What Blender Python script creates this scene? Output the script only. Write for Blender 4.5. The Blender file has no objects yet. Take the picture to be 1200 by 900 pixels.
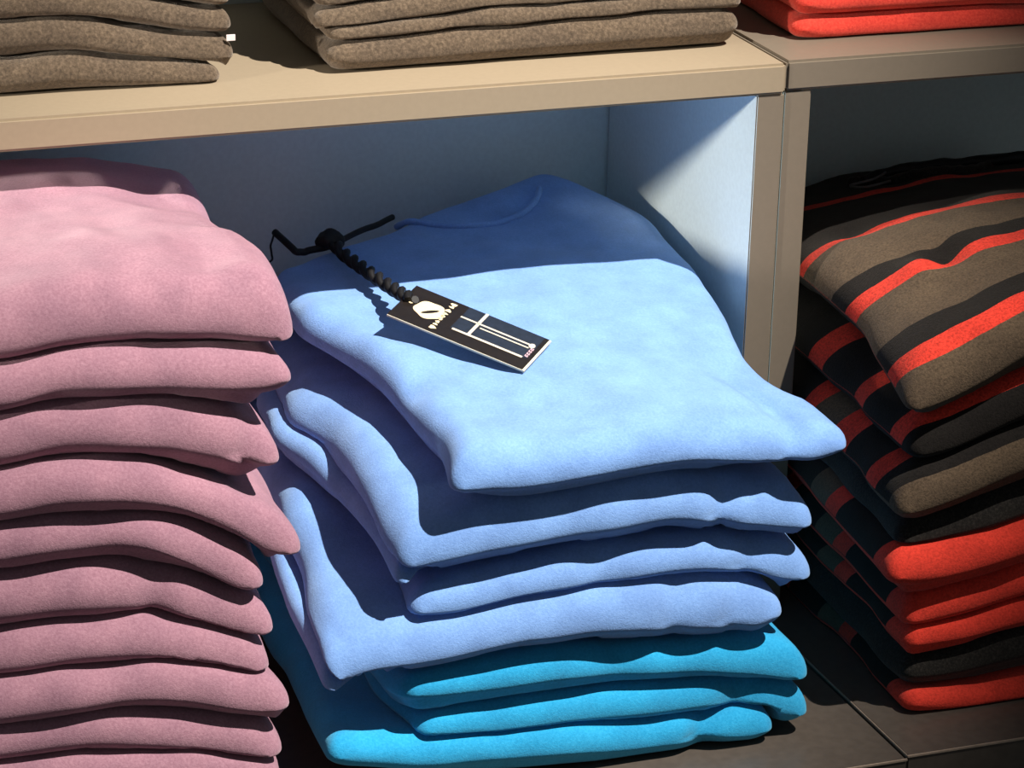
import bpy, bmesh, math, random
import numpy as np
from mathutils import Vector, Matrix

scene = bpy.context.scene
col = scene.collection

# ------------------------------------------------------------------ camera, world, lamps, exposure
cam_data = bpy.data.cameras.new('camera')
cam_data.sensor_width = 36.0
cam_data.lens = 3630.7 * 36.0 / 1200.0
cam_data.clip_start = 0.05
cam = bpy.data.objects.new('camera', cam_data)
col.objects.link(cam)
scene.camera = cam


def aim(yaw, pitch, roll):
    cy, sy, cp, sp = math.cos(yaw), math.sin(yaw), math.cos(pitch), math.sin(pitch)
    f = Vector((sy * cp, cy * cp, -sp))
    r = Vector((cy, -sy, 0.0))
    u = r.cross(f)
    cr, sr = math.cos(roll), math.sin(roll)
    r2, u2 = cr * r + sr * u, -sr * r + cr * u
    return Matrix((r2, u2, -f)).transposed()


cam.matrix_world = Matrix.Translation((-0.8482, -1.7248, 0.4905)) @ aim(math.radians(21.134), math.radians(20.411), math.radians(1.6024)).to_4x4()

world = bpy.data.worlds.new('world')
scene.world = world
world.use_nodes = True
bg = world.node_tree.nodes['Background']
bg.inputs['Color'].default_value = (0.88, 0.96, 1.0, 1)
bg.inputs['Strength'].default_value = AMBIENT = 0.125


def spot(name, loc, target, watts, colour, radius, angle, blend):
    d = bpy.data.lights.new(name, 'SPOT')
    d.energy = watts
    d.color = colour
    d.shadow_soft_size = radius
    d.spot_size = math.radians(angle)
    d.spot_blend = blend
    o = bpy.data.objects.new(name, d)
    o.location = loc
    o.rotation_euler = (Vector(target) - Vector(loc)).to_track_quat('-Z', 'Y').to_euler()
    col.objects.link(o)
    return o


# track-mounted shop spotlight high to the right in front of the shelves: the hard key light
KEY = Vector((0.36, -0.37, 0.856))
TGT = Vector((-0.26, -0.04, -0.12))
spot('ceiling_spotlight', TGT + KEY * 2.6, TGT, 690.0, (1.0, 0.95, 0.88), 0.018, 21.0, 1.0)
# a second, narrow shop spotlight far to the left, pointing at the side panel
FILL = Vector((-0.93, -0.27, 0.21)).normalized()
TG2 = Vector((-0.02, 0.10, -0.13))
spot('wall_spotlight', TG2 + FILL * 2.4, TG2, 170.0, (1.0, 0.95, 0.86), 0.05, 11.0, 0.8)

scene.view_settings.view_transform = 'Standard'
scene.view_settings.look = 'None'
scene.view_settings.gamma = 1.0
scene.view_settings.use_curve_mapping = False
scene.view_settings.exposure = 0.0

# ------------------------------------------------------------------ materials


def new_mat(name):
    m = bpy.data.materials.new(name)
    m.use_nodes = True
    nt = m.node_tree
    return m, nt, nt.nodes['Principled BSDF']


def N(nt, kind, **inp):
    n = nt.nodes.new(kind)
    for k, v in inp.items():
        n.inputs[k.replace('_', ' ')].default_value = v
    return n


def ramp(nt, stops, interp='LINEAR'):
    r = nt.nodes.new('ShaderNodeValToRGB')
    r.color_ramp.interpolation = interp
    e = r.color_ramp.elements
    while len(e) < len(stops):
        e.new(0.5)
    for i, (p, c) in enumerate(stops):
        e[i].position = p
        e[i].color = (*c, 1)
    return r


def fabric(name, base, dark, light, fleck=0.5, bump=0.0004, sheen=0.45, tint=None, band=None, FS=620.0):
    """Felted knit: fine flecks, a softer mottling and a napped surface."""
    m, nt, b = new_mat(name)
    L = nt.links.new
    tc = nt.nodes.new('ShaderNodeTexCoord')
    fine = N(nt, 'ShaderNodeTexNoise', Scale=FS, Detail=3.0, Roughness=0.65)
    L(tc.outputs['Object'], fine.inputs['Vector'])
    soft = N(nt, 'ShaderNodeTexNoise', Scale=38.0, Detail=3.0, Roughness=0.55)
    L(tc.outputs['Object'], soft.inputs['Vector'])
    fib = N(nt, 'ShaderNodeTexNoise', Scale=1300.0, Detail=2.0, Roughness=0.7)
    L(tc.outputs['Object'], fib.inputs['Vector'])
    if band is None:
        r = ramp(nt, [(0.30, dark), (0.5, base), (0.70, light)])
        L(fine.outputs['Fac'], r.inputs['Fac'])
        colour = r.outputs['Color']
    else:
        at = nt.nodes.new('ShaderNodeAttribute')
        at.attribute_name = 'stripe'
        wob = N(nt, 'ShaderNodeMath')
        wob.operation = 'MULTIPLY_ADD'
        wob.inputs[1].default_value = 0.006
        L(soft.outputs['Fac'], wob.inputs[0])
        L(at.outputs['Fac'], wob.inputs[2])
        rb = ramp(nt, band, 'CONSTANT')
        L(wob.outputs[0], rb.inputs['Fac'])
        r = ramp(nt, [(0.32, (0.35, 0.35, 0.35)), (0.5, (0.95, 0.95, 0.95)), (0.68, (1.45, 1.4, 1.35))])
        L(fine.outputs['Fac'], r.inputs['Fac'])
        mx = nt.nodes.new('ShaderNodeMix')
        mx.data_type = 'RGBA'
        mx.blend_type = 'MULTIPLY'
        mx.inputs[0].default_value = fleck
        L(rb.outputs['Color'], mx.inputs[6])
        L(r.outputs['Color'], mx.inputs[7])
        colour = mx.outputs[2]
    mot = ramp(nt, [(0.35, (0.86, 0.86, 0.88)), (0.65, (1.06, 1.06, 1.05))])
    L(soft.outputs['Fac'], mot.inputs['Fac'])
    m2 = nt.nodes.new('ShaderNodeMix')
    m2.data_type = 'RGBA'
    m2.blend_type = 'MULTIPLY'
    m2.inputs[0].default_value = 1.0
    L(colour, m2.inputs[6])
    L(mot.outputs['Color'], m2.inputs[7])
    L(m2.outputs[2], b.inputs['Base Color'])
    b.inputs['Roughness'].default_value = 0.95
    b.inputs['Specular IOR Level'].default_value = 0.12
    b.inputs['Sheen Weight'].default_value = sheen
    b.inputs['Sheen Roughness'].default_value = 0.55
    b.inputs['Sheen Tint'].default_value = (*(tint or light), 1)
    add = nt.nodes.new('ShaderNodeMath')
    add.operation = 'ADD'
    L(fine.outputs['Fac'], add.inputs[0])
    L(fib.outputs['Fac'], add.inputs[1])
    bp = N(nt, 'ShaderNodeBump', Strength=0.55, Distance=bump)
    L(add.outputs[0], bp.inputs['Height'])
    L(bp.outputs['Normal'], b.inputs['Normal'])
    return m


def flat(name, c, rough=0.6, spec=0.3, metal=0.0, grain=0.04, scale=300.0):
    m, nt, b = new_mat(name)
    L = nt.links.new
    tc = nt.nodes.new('ShaderNodeTexCoord')
    n = N(nt, 'ShaderNodeTexNoise', Scale=scale, Detail=3.0)
    L(tc.outputs['Object'], n.inputs['Vector'])
    lo = tuple(max(0, v * (1 - grain)) for v in c)
    hi = tuple(min(1, v * (1 + grain)) for v in c)
    r = ramp(nt, [(0.35, lo), (0.65, hi)])
    L(n.outputs['Fac'], r.inputs['Fac'])
    L(r.outputs['Color'], b.inputs['Base Color'])
    b.inputs['Roughness'].default_value = rough
    b.inputs['Specular IOR Level'].default_value = spec
    b.inputs['Metallic'].default_value = metal
    return m


CORAL, DARK, BROWN = (0.74, 0.050, 0.030), (0.012, 0.010, 0.009), (0.105, 0.072, 0.046)
M = {
    'mauve': fabric('mauve_fleece', (0.355, 0.180, 0.230), (0.300, 0.145, 0.190), (0.415, 0.221, 0.274), tint=(1.0, 0.75, 0.82)),
    'blue': fabric('blue_fleece', (0.195, 0.358, 0.72), (0.168, 0.318, 0.66), (0.225, 0.40, 0.78), tint=(0.6, 0.8, 1.0)),
    'cyan': fabric('turquoise_fleece', (0.022, 0.350, 0.65), (0.015, 0.30, 0.58), (0.035, 0.40, 0.72), tint=(0.4, 0.85, 1.0)),
    'brown': fabric('heather_brown_wool', (0.098, 0.068, 0.044), (0.052, 0.036, 0.023), (0.158, 0.112, 0.074), bump=0.0008, FS=480.0, tint=(0.8, 0.7, 0.6)),
    'charcoal': fabric('charcoal_wool', (0.016, 0.014, 0.012), (0.007, 0.006, 0.006), (0.035, 0.030, 0.026), sheen=0.2, tint=(0.6, 0.55, 0.5)),
    'red': fabric('coral_red_fleece', (0.72, 0.050, 0.032), (0.58, 0.034, 0.024), (0.82, 0.075, 0.045), tint=(1.0, 0.5, 0.4)),
    # band positions run along the cloth from the fold at the front (0) to the back (1), one unit = 0.5 m
    'stripe_a': fabric('striped_wool_a', CORAL, DARK, BROWN, fleck=0.6, bump=0.0007, sheen=0.08, tint=(0.8, 0.7, 0.6),
                       band=[(0.0, DARK), (0.150, BROWN), (0.252, CORAL), (0.285, DARK), (0.330, BROWN), (0.422, CORAL), (0.455, DARK), (0.495, BROWN), (0.605, CORAL), (0.630, DARK), (0.80, CORAL), (0.822, DARK)]),
    'stripe_b': fabric('striped_wool_b', CORAL, DARK, BROWN, fleck=0.6, bump=0.0007, sheen=0.08, tint=(0.8, 0.7, 0.6),
                       band=[(0.0, DARK), (0.09, BROWN), (0.235, DARK), (0.28, CORAL), (0.32, DARK), (0.40, CORAL), (0.45, BROWN), (0.52, CORAL), (0.56, DARK)]),
    'stripe_c': fabric('striped_wool_c', CORAL, DARK, BROWN, fleck=0.6, bump=0.0007, sheen=0.08, tint=(0.8, 0.7, 0.6),
                       band=[(0.0, DARK), (0.235, CORAL), (0.27, DARK), (0.36, CORAL), (0.40, DARK), (0.50, CORAL), (0.55, DARK)]),
    'stripe_red': fabric('striped_wool_red_front', CORAL, DARK, BROWN, fleck=0.4, bump=0.0005, sheen=0.1, tint=(0.8, 0.7, 0.6),
                         band=[(0.0, CORAL), (0.265, DARK), (0.40, CORAL), (0.44, BROWN), (0.50, DARK), (0.60, CORAL), (0.64, DARK)]),
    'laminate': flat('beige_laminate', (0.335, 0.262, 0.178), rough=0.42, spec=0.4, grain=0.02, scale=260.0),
    'edge_highlight': flat('pale_edge_highlight', (0.34, 0.26, 0.20), rough=0.5, grain=0.1),  # bright highlight of the board edge, put into a pale colour
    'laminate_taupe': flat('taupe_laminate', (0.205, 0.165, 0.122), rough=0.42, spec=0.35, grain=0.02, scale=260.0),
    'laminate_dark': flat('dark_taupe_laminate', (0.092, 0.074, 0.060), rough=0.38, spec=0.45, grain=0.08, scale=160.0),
    'white': flat('white_panel', (0.70, 0.80, 0.80), rough=0.6, grain=0.03),
    'black_cord': flat('black_cord', (0.008, 0.007, 0.007), rough=0.55, grain=0.3, scale=900.0),
    'card_black': flat('tag_black', (0.012, 0.008, 0.006), rough=0.4, spec=0.3, grain=0.2),
    'card_navy': flat('tag_navy', (0.016, 0.022, 0.036), rough=0.4, spec=0.3, grain=0.2),
    'card_edge': flat('tag_cream_edge', (0.72, 0.66, 0.50), rough=0.6),
    'gold': flat('gold_print', (0.80, 0.66, 0.42), rough=0.5, grain=0.12, scale=1500.0),
    'cream': flat('cream_print', (0.66, 0.58, 0.46), rough=0.5),
    'pink': flat('pink_print', (0.70, 0.45, 0.50), rough=0.5),
    'label': flat('white_label', (0.80, 0.70, 0.68), rough=0.7),
    'grey_thread': flat('grey_thread', (0.11, 0.10, 0.10), rough=0.7),
    'floor': flat('grey_floor', (0.10, 0.095, 0.09), rough=0.5, scale=20.0),
    'wall': flat('shop_wall', (0.22, 0.22, 0.22), rough=0.8, scale=20.0),
}

# ------------------------------------------------------------------ building helpers


def link(name, me, parent=None, mats=()):
    o = bpy.data.objects.new(name, me)
    col.objects.link(o)
    for m in mats:
        me.materials.append(m)
    if parent is not None:
        o.parent = parent
    return o


def empty(name, label, cat, group=None, loc=(0, 0, 0)):
    o = bpy.data.objects.new(name, None)
    o.empty_display_size = 0.05
    o.location = loc
    col.objects.link(o)
    tag(o, label, cat, group)
    return o


def tag(o, label, cat, group=None):
    o['label'] = label
    o['category'] = cat
    if group:
        o['group'] = group


def box(name, lo, hi, mat, parent=None, bevel=0.0008, faces=None):
    """Bevelled board; faces maps a direction ('front', 'left', ...) to a second material slot."""
    bm = bmesh.new()
    bmesh.ops.create_cube(bm, size=1.0)
    for v in bm.verts:
        v.co = Vector([lo[i] + (v.co[i] + 0.5) * (hi[i] - lo[i]) for i in range(3)])
    if bevel:
        bmesh.ops.bevel(bm, geom=bm.edges[:], offset=bevel, segments=2, affect='EDGES')
    bm.normal_update()
    mats = [mat]
    if faces:
        second, dirs = faces
        mats.append(second)
        D = {'front': (0, -1, 0), 'back': (0, 1, 0), 'left': (-1, 0, 0), 'right': (1, 0, 0), 'top': (0, 0, 1), 'bottom': (0, 0, -1)}
        for f in bm.faces:
            for d in dirs:
                if f.normal.dot(Vector(D[d])) > 0.9:
                    f.material_index = 1
    me = bpy.data.meshes.new(name)
    bm.to_mesh(me)
    bm.free()
    return link(name, me, parent, mats)


def tube(name, pts, radii, mat, parent=None, sides=10, twist=0.0):
    """Round cord through points; radii may vary along it."""
    P = [Vector(p) for p in pts]
    out = []
    for i in range(len(P) - 1):
        p0, p1, p2, p3 = P[max(i - 1, 0)], P[i], P[i + 1], P[min(i + 2, len(P) - 1)]
        for k in range(6):
            t = k / 6
            out.append((0.5 * ((2 * p1) + (p2 - p0) * t + (2 * p0 - 5 * p1 + 4 * p2 - p3) * t * t + (3 * p1 - p0 - 3 * p2 + p3) * t ** 3), i + t))
    out.append((P[-1], len(P) - 1))
    bm = bmesh.new()
    rings = []
    for i, (p, s) in enumerate(out):
        a, b = out[max(i - 1, 0)][0], out[min(i + 1, len(out) - 1)][0]
        t = (b - a).normalized()
        n = t.cross(Vector((0.31, 0.2, 0.93))).normalized()
        bn = t.cross(n)
        i0 = min(int(s), len(radii) - 2)
        r = radii[i0] + (radii[i0 + 1] - radii[i0]) * (s - i0)
        rings.append([bm.verts.new(p + (n * math.cos(a_) + bn * math.sin(a_)) * r * (1 + twist * math.cos(2 * a_ + i * 1.1)))
                      for a_ in [2 * math.pi * k / sides for k in range(sides)]])
    for i in range(len(rings) - 1):
        for k in range(sides):
            f = bm.faces.new((rings[i][k], rings[i][(k + 1) % sides], rings[i + 1][(k + 1) % sides], rings[i + 1][k]))
            f.smooth = True
    bm.faces.new(rings[0][::-1])
    bm.faces.new(rings[-1])
    me = bpy.data.meshes.new(name)
    bm.to_mesh(me)
    bm.free()
    return link(name, me, parent, [mat])


# value noise on a lattice, vectorised
_rng = np.random.RandomState(7)
_lat = _rng.rand(64, 64) * 2 - 1


def vnoise(x, y, seed):
    x = x + seed * 3.17
    y = y + seed * 5.71
    xi, yi = np.floor(x).astype(int), np.floor(y).astype(int)
    fx, fy = x - xi, y - yi
    fx, fy = fx * fx * (3 - 2 * fx), fy * fy * (3 - 2 * fy)
    g = lambda a, b: _lat[a % 64, b % 64]
    return (g(xi, yi) * (1 - fx) + g(xi + 1, yi) * fx) * (1 - fy) + (g(xi, yi + 1) * (1 - fx) + g(xi + 1, yi + 1) * fx) * fy


def spline(pts, t):
    """Smooth curve through points (Catmull-Rom over chord length), t in 0..1."""
    p = np.array(pts, float)
    if len(p) == 1:
        return np.repeat(p, len(t), 0)
    d = np.concatenate([[0], np.cumsum(np.maximum(np.linalg.norm(np.diff(p[:, :3], axis=0), axis=1), 1e-6))])
    d /= d[-1]
    m = np.zeros_like(p)
    for i in range(len(p)):
        a, b = max(i - 1, 0), min(i + 1, len(p) - 1)
        m[i] = (p[b] - p[a]) / (d[b] - d[a])
    i = np.clip(np.searchsorted(d, t, side='right') - 1, 0, len(p) - 2)
    h = (d[i + 1] - d[i])[:, None]
    s = ((t - d[i]) / (d[i + 1] - d[i]))[:, None]
    return ((2 * s ** 3 - 3 * s ** 2 + 1) * p[i] + (s ** 3 - 2 * s ** 2 + s) * h * m[i]
            + (-2 * s ** 3 + 3 * s ** 2) * p[i + 1] + (s ** 3 - s ** 2) * h * m[i + 1])


class Pile:
    """Height of what already lies on the board, so that each garment settles on the one below."""

    def __init__(self, x0, x1, y0, y1, z, cell=0.004):
        self.x0, self.y0, self.c, self.base = x0, y0, cell, z
        self.h = np.full((int((x1 - x0) / cell) + 2, int((y1 - y0) / cell) + 2), z)

    def at(self, x, y):
        u = np.clip((x - self.x0) / self.c, 0, self.h.shape[0] - 1.001)
        v = np.clip((y - self.y0) / self.c, 0, self.h.shape[1] - 1.001)
        i, j = u.astype(int), v.astype(int)
        a, b = u - i, v - j
        h = self.h
        return (h[i, j] * (1 - a) + h[i + 1, j] * a) * (1 - b) + (h[i, j + 1] * (1 - a) + h[i + 1, j + 1] * a) * b

    def add(self, x, y, z):
        i = np.round((x - self.x0) / self.c).astype(int).ravel()
        j = np.round((y - self.y0) / self.c).astype(int).ravel()
        z = z.ravel()
        for di in (-1, 0, 1):
            for dj in (-1, 0, 1):
                a, b = i + di, j + dj
                ok = (a >= 0) & (a < self.h.shape[0]) & (b >= 0) & (b < self.h.shape[1])
                np.maximum.at(self.h, (a[ok], b[ok]), z[ok])


def edge_space(n, length, w, m=11):
    """Samples along 0..1, packed so that a rolled edge of width w gets evenly turned facets."""
    q = min(w / length, 0.4) * (1 - np.cos(np.linspace(0, 0.5 * np.pi, m)))
    inner = np.linspace(q[-1], 1 - q[-1], n - 2 * m + 2)
    return np.concatenate([q[:-1], inner, (1 - q[:-1])[::-1]])


def garment_mesh(name, d, pile, mat, nu=84, nv=64, rho=0.010):
    """A folded garment: a closed cushion of cloth with rolled folds on every side."""
    fa, ba = np.array(d['front']), np.array(d['back'])
    rw = 0.72 * float(fa[:, 3].mean())
    U = edge_space(nu, np.linalg.norm(fa[-1, :2] - fa[0, :2]), rw)
    V = edge_space(nv, np.linalg.norm(ba[len(ba) // 2, :2] - fa[len(fa) // 2, :2]), rw)
    F, B = spline(d['front'], U), spline(d['back'], U)
    lp = [d['front'][0][:3]] + list(d.get('left', [])) + [d['back'][0][:3]]
    rp = [d['front'][-1][:3]] + list(d.get('right', [])) + [d['back'][-1][:3]]
    Lc, Rc = spline(lp, V), spline(rp, V)
    u, v = U[:, None], V[None, :]
    th = F[:, 3][:, None] * (1 - v) + B[:, 3][:, None] * v
    mid = np.zeros((nu, nv, 3))
    for k in range(3):
        c00, c10, c01, c11 = F[0, k], F[-1, k], B[0, k], B[-1, k]
        mid[:, :, k] = (F[:, k][:, None] * (1 - v) + B[:, k][:, None] * v + Lc[:, k][None, :] * (1 - u) + Rc[:, k][None, :] * u
                        - (c00 * (1 - u) * (1 - v) + c10 * u * (1 - v) + c01 * (1 - u) * v + c11 * u * v))
    W = np.linalg.norm(F[-1, :2] - F[0, :2])
    Dp = np.linalg.norm(B[len(B) // 2, :2] - F[len(F) // 2, :2])
    du, dv = np.minimum(u, 1 - u) * W + 0 * v, np.minimum(v, 1 - v) * Dp + 0 * u
    # rounded corners in plan
    sq = np.clip(rho - dv, 0, rho)
    inset = rho - np.sqrt(rho * rho - sq * sq)
    mid[:, :, 0] += inset * (1 - 2 * u)
    r = np.maximum(th * 0.5, 0.004)
    prof = lambda q, rr: np.sqrt(np.clip(1 - (1 - np.clip(q / rr, 0, 1)) ** 2, 0, 1))
    e = prof(du, r * 1.3) * prof(dv, r * 1.35)
    seed, amp = d.get('seed', 1), d.get('amp', 0.003)
    X, Y = mid[:, :, 0], mid[:, :, 1]
    n1 = vnoise(X * 14, Y * 11, seed) + 0.5 * vnoise(X * 33, Y * 26, seed + 9)
    n2 = vnoise(X * 24, Y * 30, seed + 4) + 0.6 * vnoise(X * 60, Y * 60, seed + 5)
    mid[:, :, 2] += amp * 0.35 * n1
    mid[:, :, 1] += amp * 0.5 * vnoise(X * 30, Y * 4, seed + 2) * (1 - v)
    mid[:, :, 0] += amp * 0.9 * vnoise(Y * 28, X * 3, seed + 6) * (np.abs(2 * u - 1) ** 4)
    # cloth sags: the roll sticks out furthest below its middle
    sk = d.get('sag', 0.2)
    h = th * 0.5 * e
    zr = mid[:, :, 2] - sk * th
    top = zr + th * (0.5 + sk) * e + amp * 0.55 * n2 * e
    bot = zr - th * (0.5 - sk) * e
    push = np.zeros_like(top)
    for (pu, pv, ru, rv, dep) in d.get('dents', []):
        g = dep * np.exp(-((u - pu) / ru) ** 2 - ((v - pv) / rv) ** 2)
        push += g
    top -= push * e * 0.8
    front = np.clip(1 - v / 0.12, 0, 1)
    mid[:, :, 1] += push * front
    floor = pile.at(X, mid[:, :, 1]) + 0.0012
    # settle on the pile: rest where the cloth is full, lift where it would sink in
    lift = np.maximum(floor - bot, 0)
    bot = bot + lift
    rest = np.clip((e - 0.55) / 0.4, 0, 1) * np.clip(1.6 - (bot - floor) / 0.010, 0, 1)
    bot = bot * (1 - rest) + floor * rest
    top = np.maximum(top, bot + 2 * h * 0.45)
    top = np.where(e < 1e-6, bot, top)
    pile.add(X, mid[:, :, 1], top)
    # vertices: top sheet then bottom sheet, welded along the rim
    idt = np.arange(nu * nv).reshape(nu, nv)
    rim = np.zeros((nu, nv), bool)
    rim[0], rim[-1], rim[:, 0], rim[:, -1] = True, True, True, True
    idb = idt.copy()
    idb[~rim] = nu * nv + np.arange((~rim).sum())
    vt = np.stack([X, mid[:, :, 1], top], -1).reshape(-1, 3)
    vb = np.stack([X, mid[:, :, 1], bot], -1)[~rim]
    verts = np.concatenate([vt, vb])
    a, b, c, e4 = idt[:-1, :-1], idt[1:, :-1], idt[1:, 1:], idt[:-1, 1:]
    ft = np.stack([a, b, c, e4], -1).reshape(-1, 4)
    a, b, c, e4 = idb[:-1, :-1], idb[1:, :-1], idb[1:, 1:], idb[:-1, 1:]
    fb = np.stack([a, e4, c, b], -1).reshape(-1, 4)
    faces = np.concatenate([ft, fb])
    me = bpy.data.meshes.new(name)
    me.from_pydata(verts.tolist(), [], faces.tolist())
    me.polygons.foreach_set('use_smooth', np.ones(len(faces), bool))
    # length along the cloth for stripe patterns: 0.2 at the front crease, growing to the back on top, shrinking underneath
    s_top = np.zeros((nu, nv))
    seg = np.sqrt(np.diff(mid[:, :, 1], axis=1) ** 2 + np.diff(top, axis=1) ** 2)
    s_top[:, 1:] = np.cumsum(seg, axis=1)
    seg = np.sqrt(np.diff(mid[:, :, 1], axis=1) ** 2 + np.diff(bot, axis=1) ** 2)
    s_bot = np.zeros((nu, nv))
    s_bot[:, 1:] = np.cumsum(seg, axis=1)
    att = me.attributes.new('stripe', 'FLOAT', 'POINT')
    att.data.foreach_set('value', np.concatenate([(0.2 + 2 * s_top).ravel(), (0.2 - 2 * s_bot)[~rim]]).astype(np.float32))
    me.update()
    return me


# ------------------------------------------------------------------ the setting
FLOOR_Z = -0.62
for nm, lo, hi, mt in (('floor', (-3.5, -4.0, FLOOR_Z - 0.05), (3.5, 0.45, FLOOR_Z), 'floor'),
                       ('wall_back', (-3.5, 0.36, FLOOR_Z), (3.5, 0.45, 2.2), 'wall')):
    o = box(nm, lo, hi, M[mt], bevel=0)
    o['kind'] = 'structure'

# ------------------------------------------------------------------ the two display cabinets
D, DB, FR, HB = 0.244, 0.255, 0.2229, -0.3831
TB = 0.0199


def cabinet(name, label, x0, x1, dz, dy, mid_left, lam):
    c = empty(name, label, 'cabinet', None, (0.5 * (x0 + x1), 0.0, FLOOR_Z))
    off = Vector(c.location)
    wh, tau = M['white'], M['laminate_taupe']

    def part(nm, lo, hi, mat, faces=None, bevel=0.0008):
        o = box(nm, lo, hi, mat, c, bevel, faces)
        o.matrix_parent_inverse = Matrix.Translation(-off)
        return o
    tp = 0.019
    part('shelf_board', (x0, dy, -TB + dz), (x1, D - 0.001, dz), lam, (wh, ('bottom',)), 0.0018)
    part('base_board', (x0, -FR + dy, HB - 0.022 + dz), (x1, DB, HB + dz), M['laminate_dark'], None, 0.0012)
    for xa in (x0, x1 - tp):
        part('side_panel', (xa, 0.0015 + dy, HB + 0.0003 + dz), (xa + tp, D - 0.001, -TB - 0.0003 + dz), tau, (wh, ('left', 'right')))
        part('side_panel', (xa, 0.03, dz + 0.0003), (xa + tp, D - 0.001, 0.45), lam) if (xa == x0) == mid_left else None
    part('back_panel', (x0, D, HB + 0.0003 + dz), (x1, DB, 0.45), wh)
    edge = M['edge_highlight']  # thin strips added to paint the highlight along front edge and seam
    part('edge_highlight', (x0, -FR - 0.0007 + dy, HB - 0.0012 + dz), (x1, -FR + 0.0006 + dy, HB + 0.0003 + dz), edge, None, 0.0002)
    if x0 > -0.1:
        part('edge_highlight', (x0 - 0.0001, -FR + 0.0008 + dy, HB - 0.0012 + dz), (x0 + 0.0007, DB - 0.001, HB + 0.0003 + dz), edge, None, 0.0002)
    part('plinth', (x0 + 0.004, -FR + 0.015, FLOOR_Z), (x1 - 0.004, DB, HB - 0.0223 + dz), lam)
    return c


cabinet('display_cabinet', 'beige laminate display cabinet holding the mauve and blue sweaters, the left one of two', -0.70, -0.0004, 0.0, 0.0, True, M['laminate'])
cabinet('display_cabinet', 'beige laminate display cabinet holding the striped and red sweaters, the right one of two', 0.0004, 0.70, 0.0012, 0.0016, False, M['laminate_taupe'])

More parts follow.
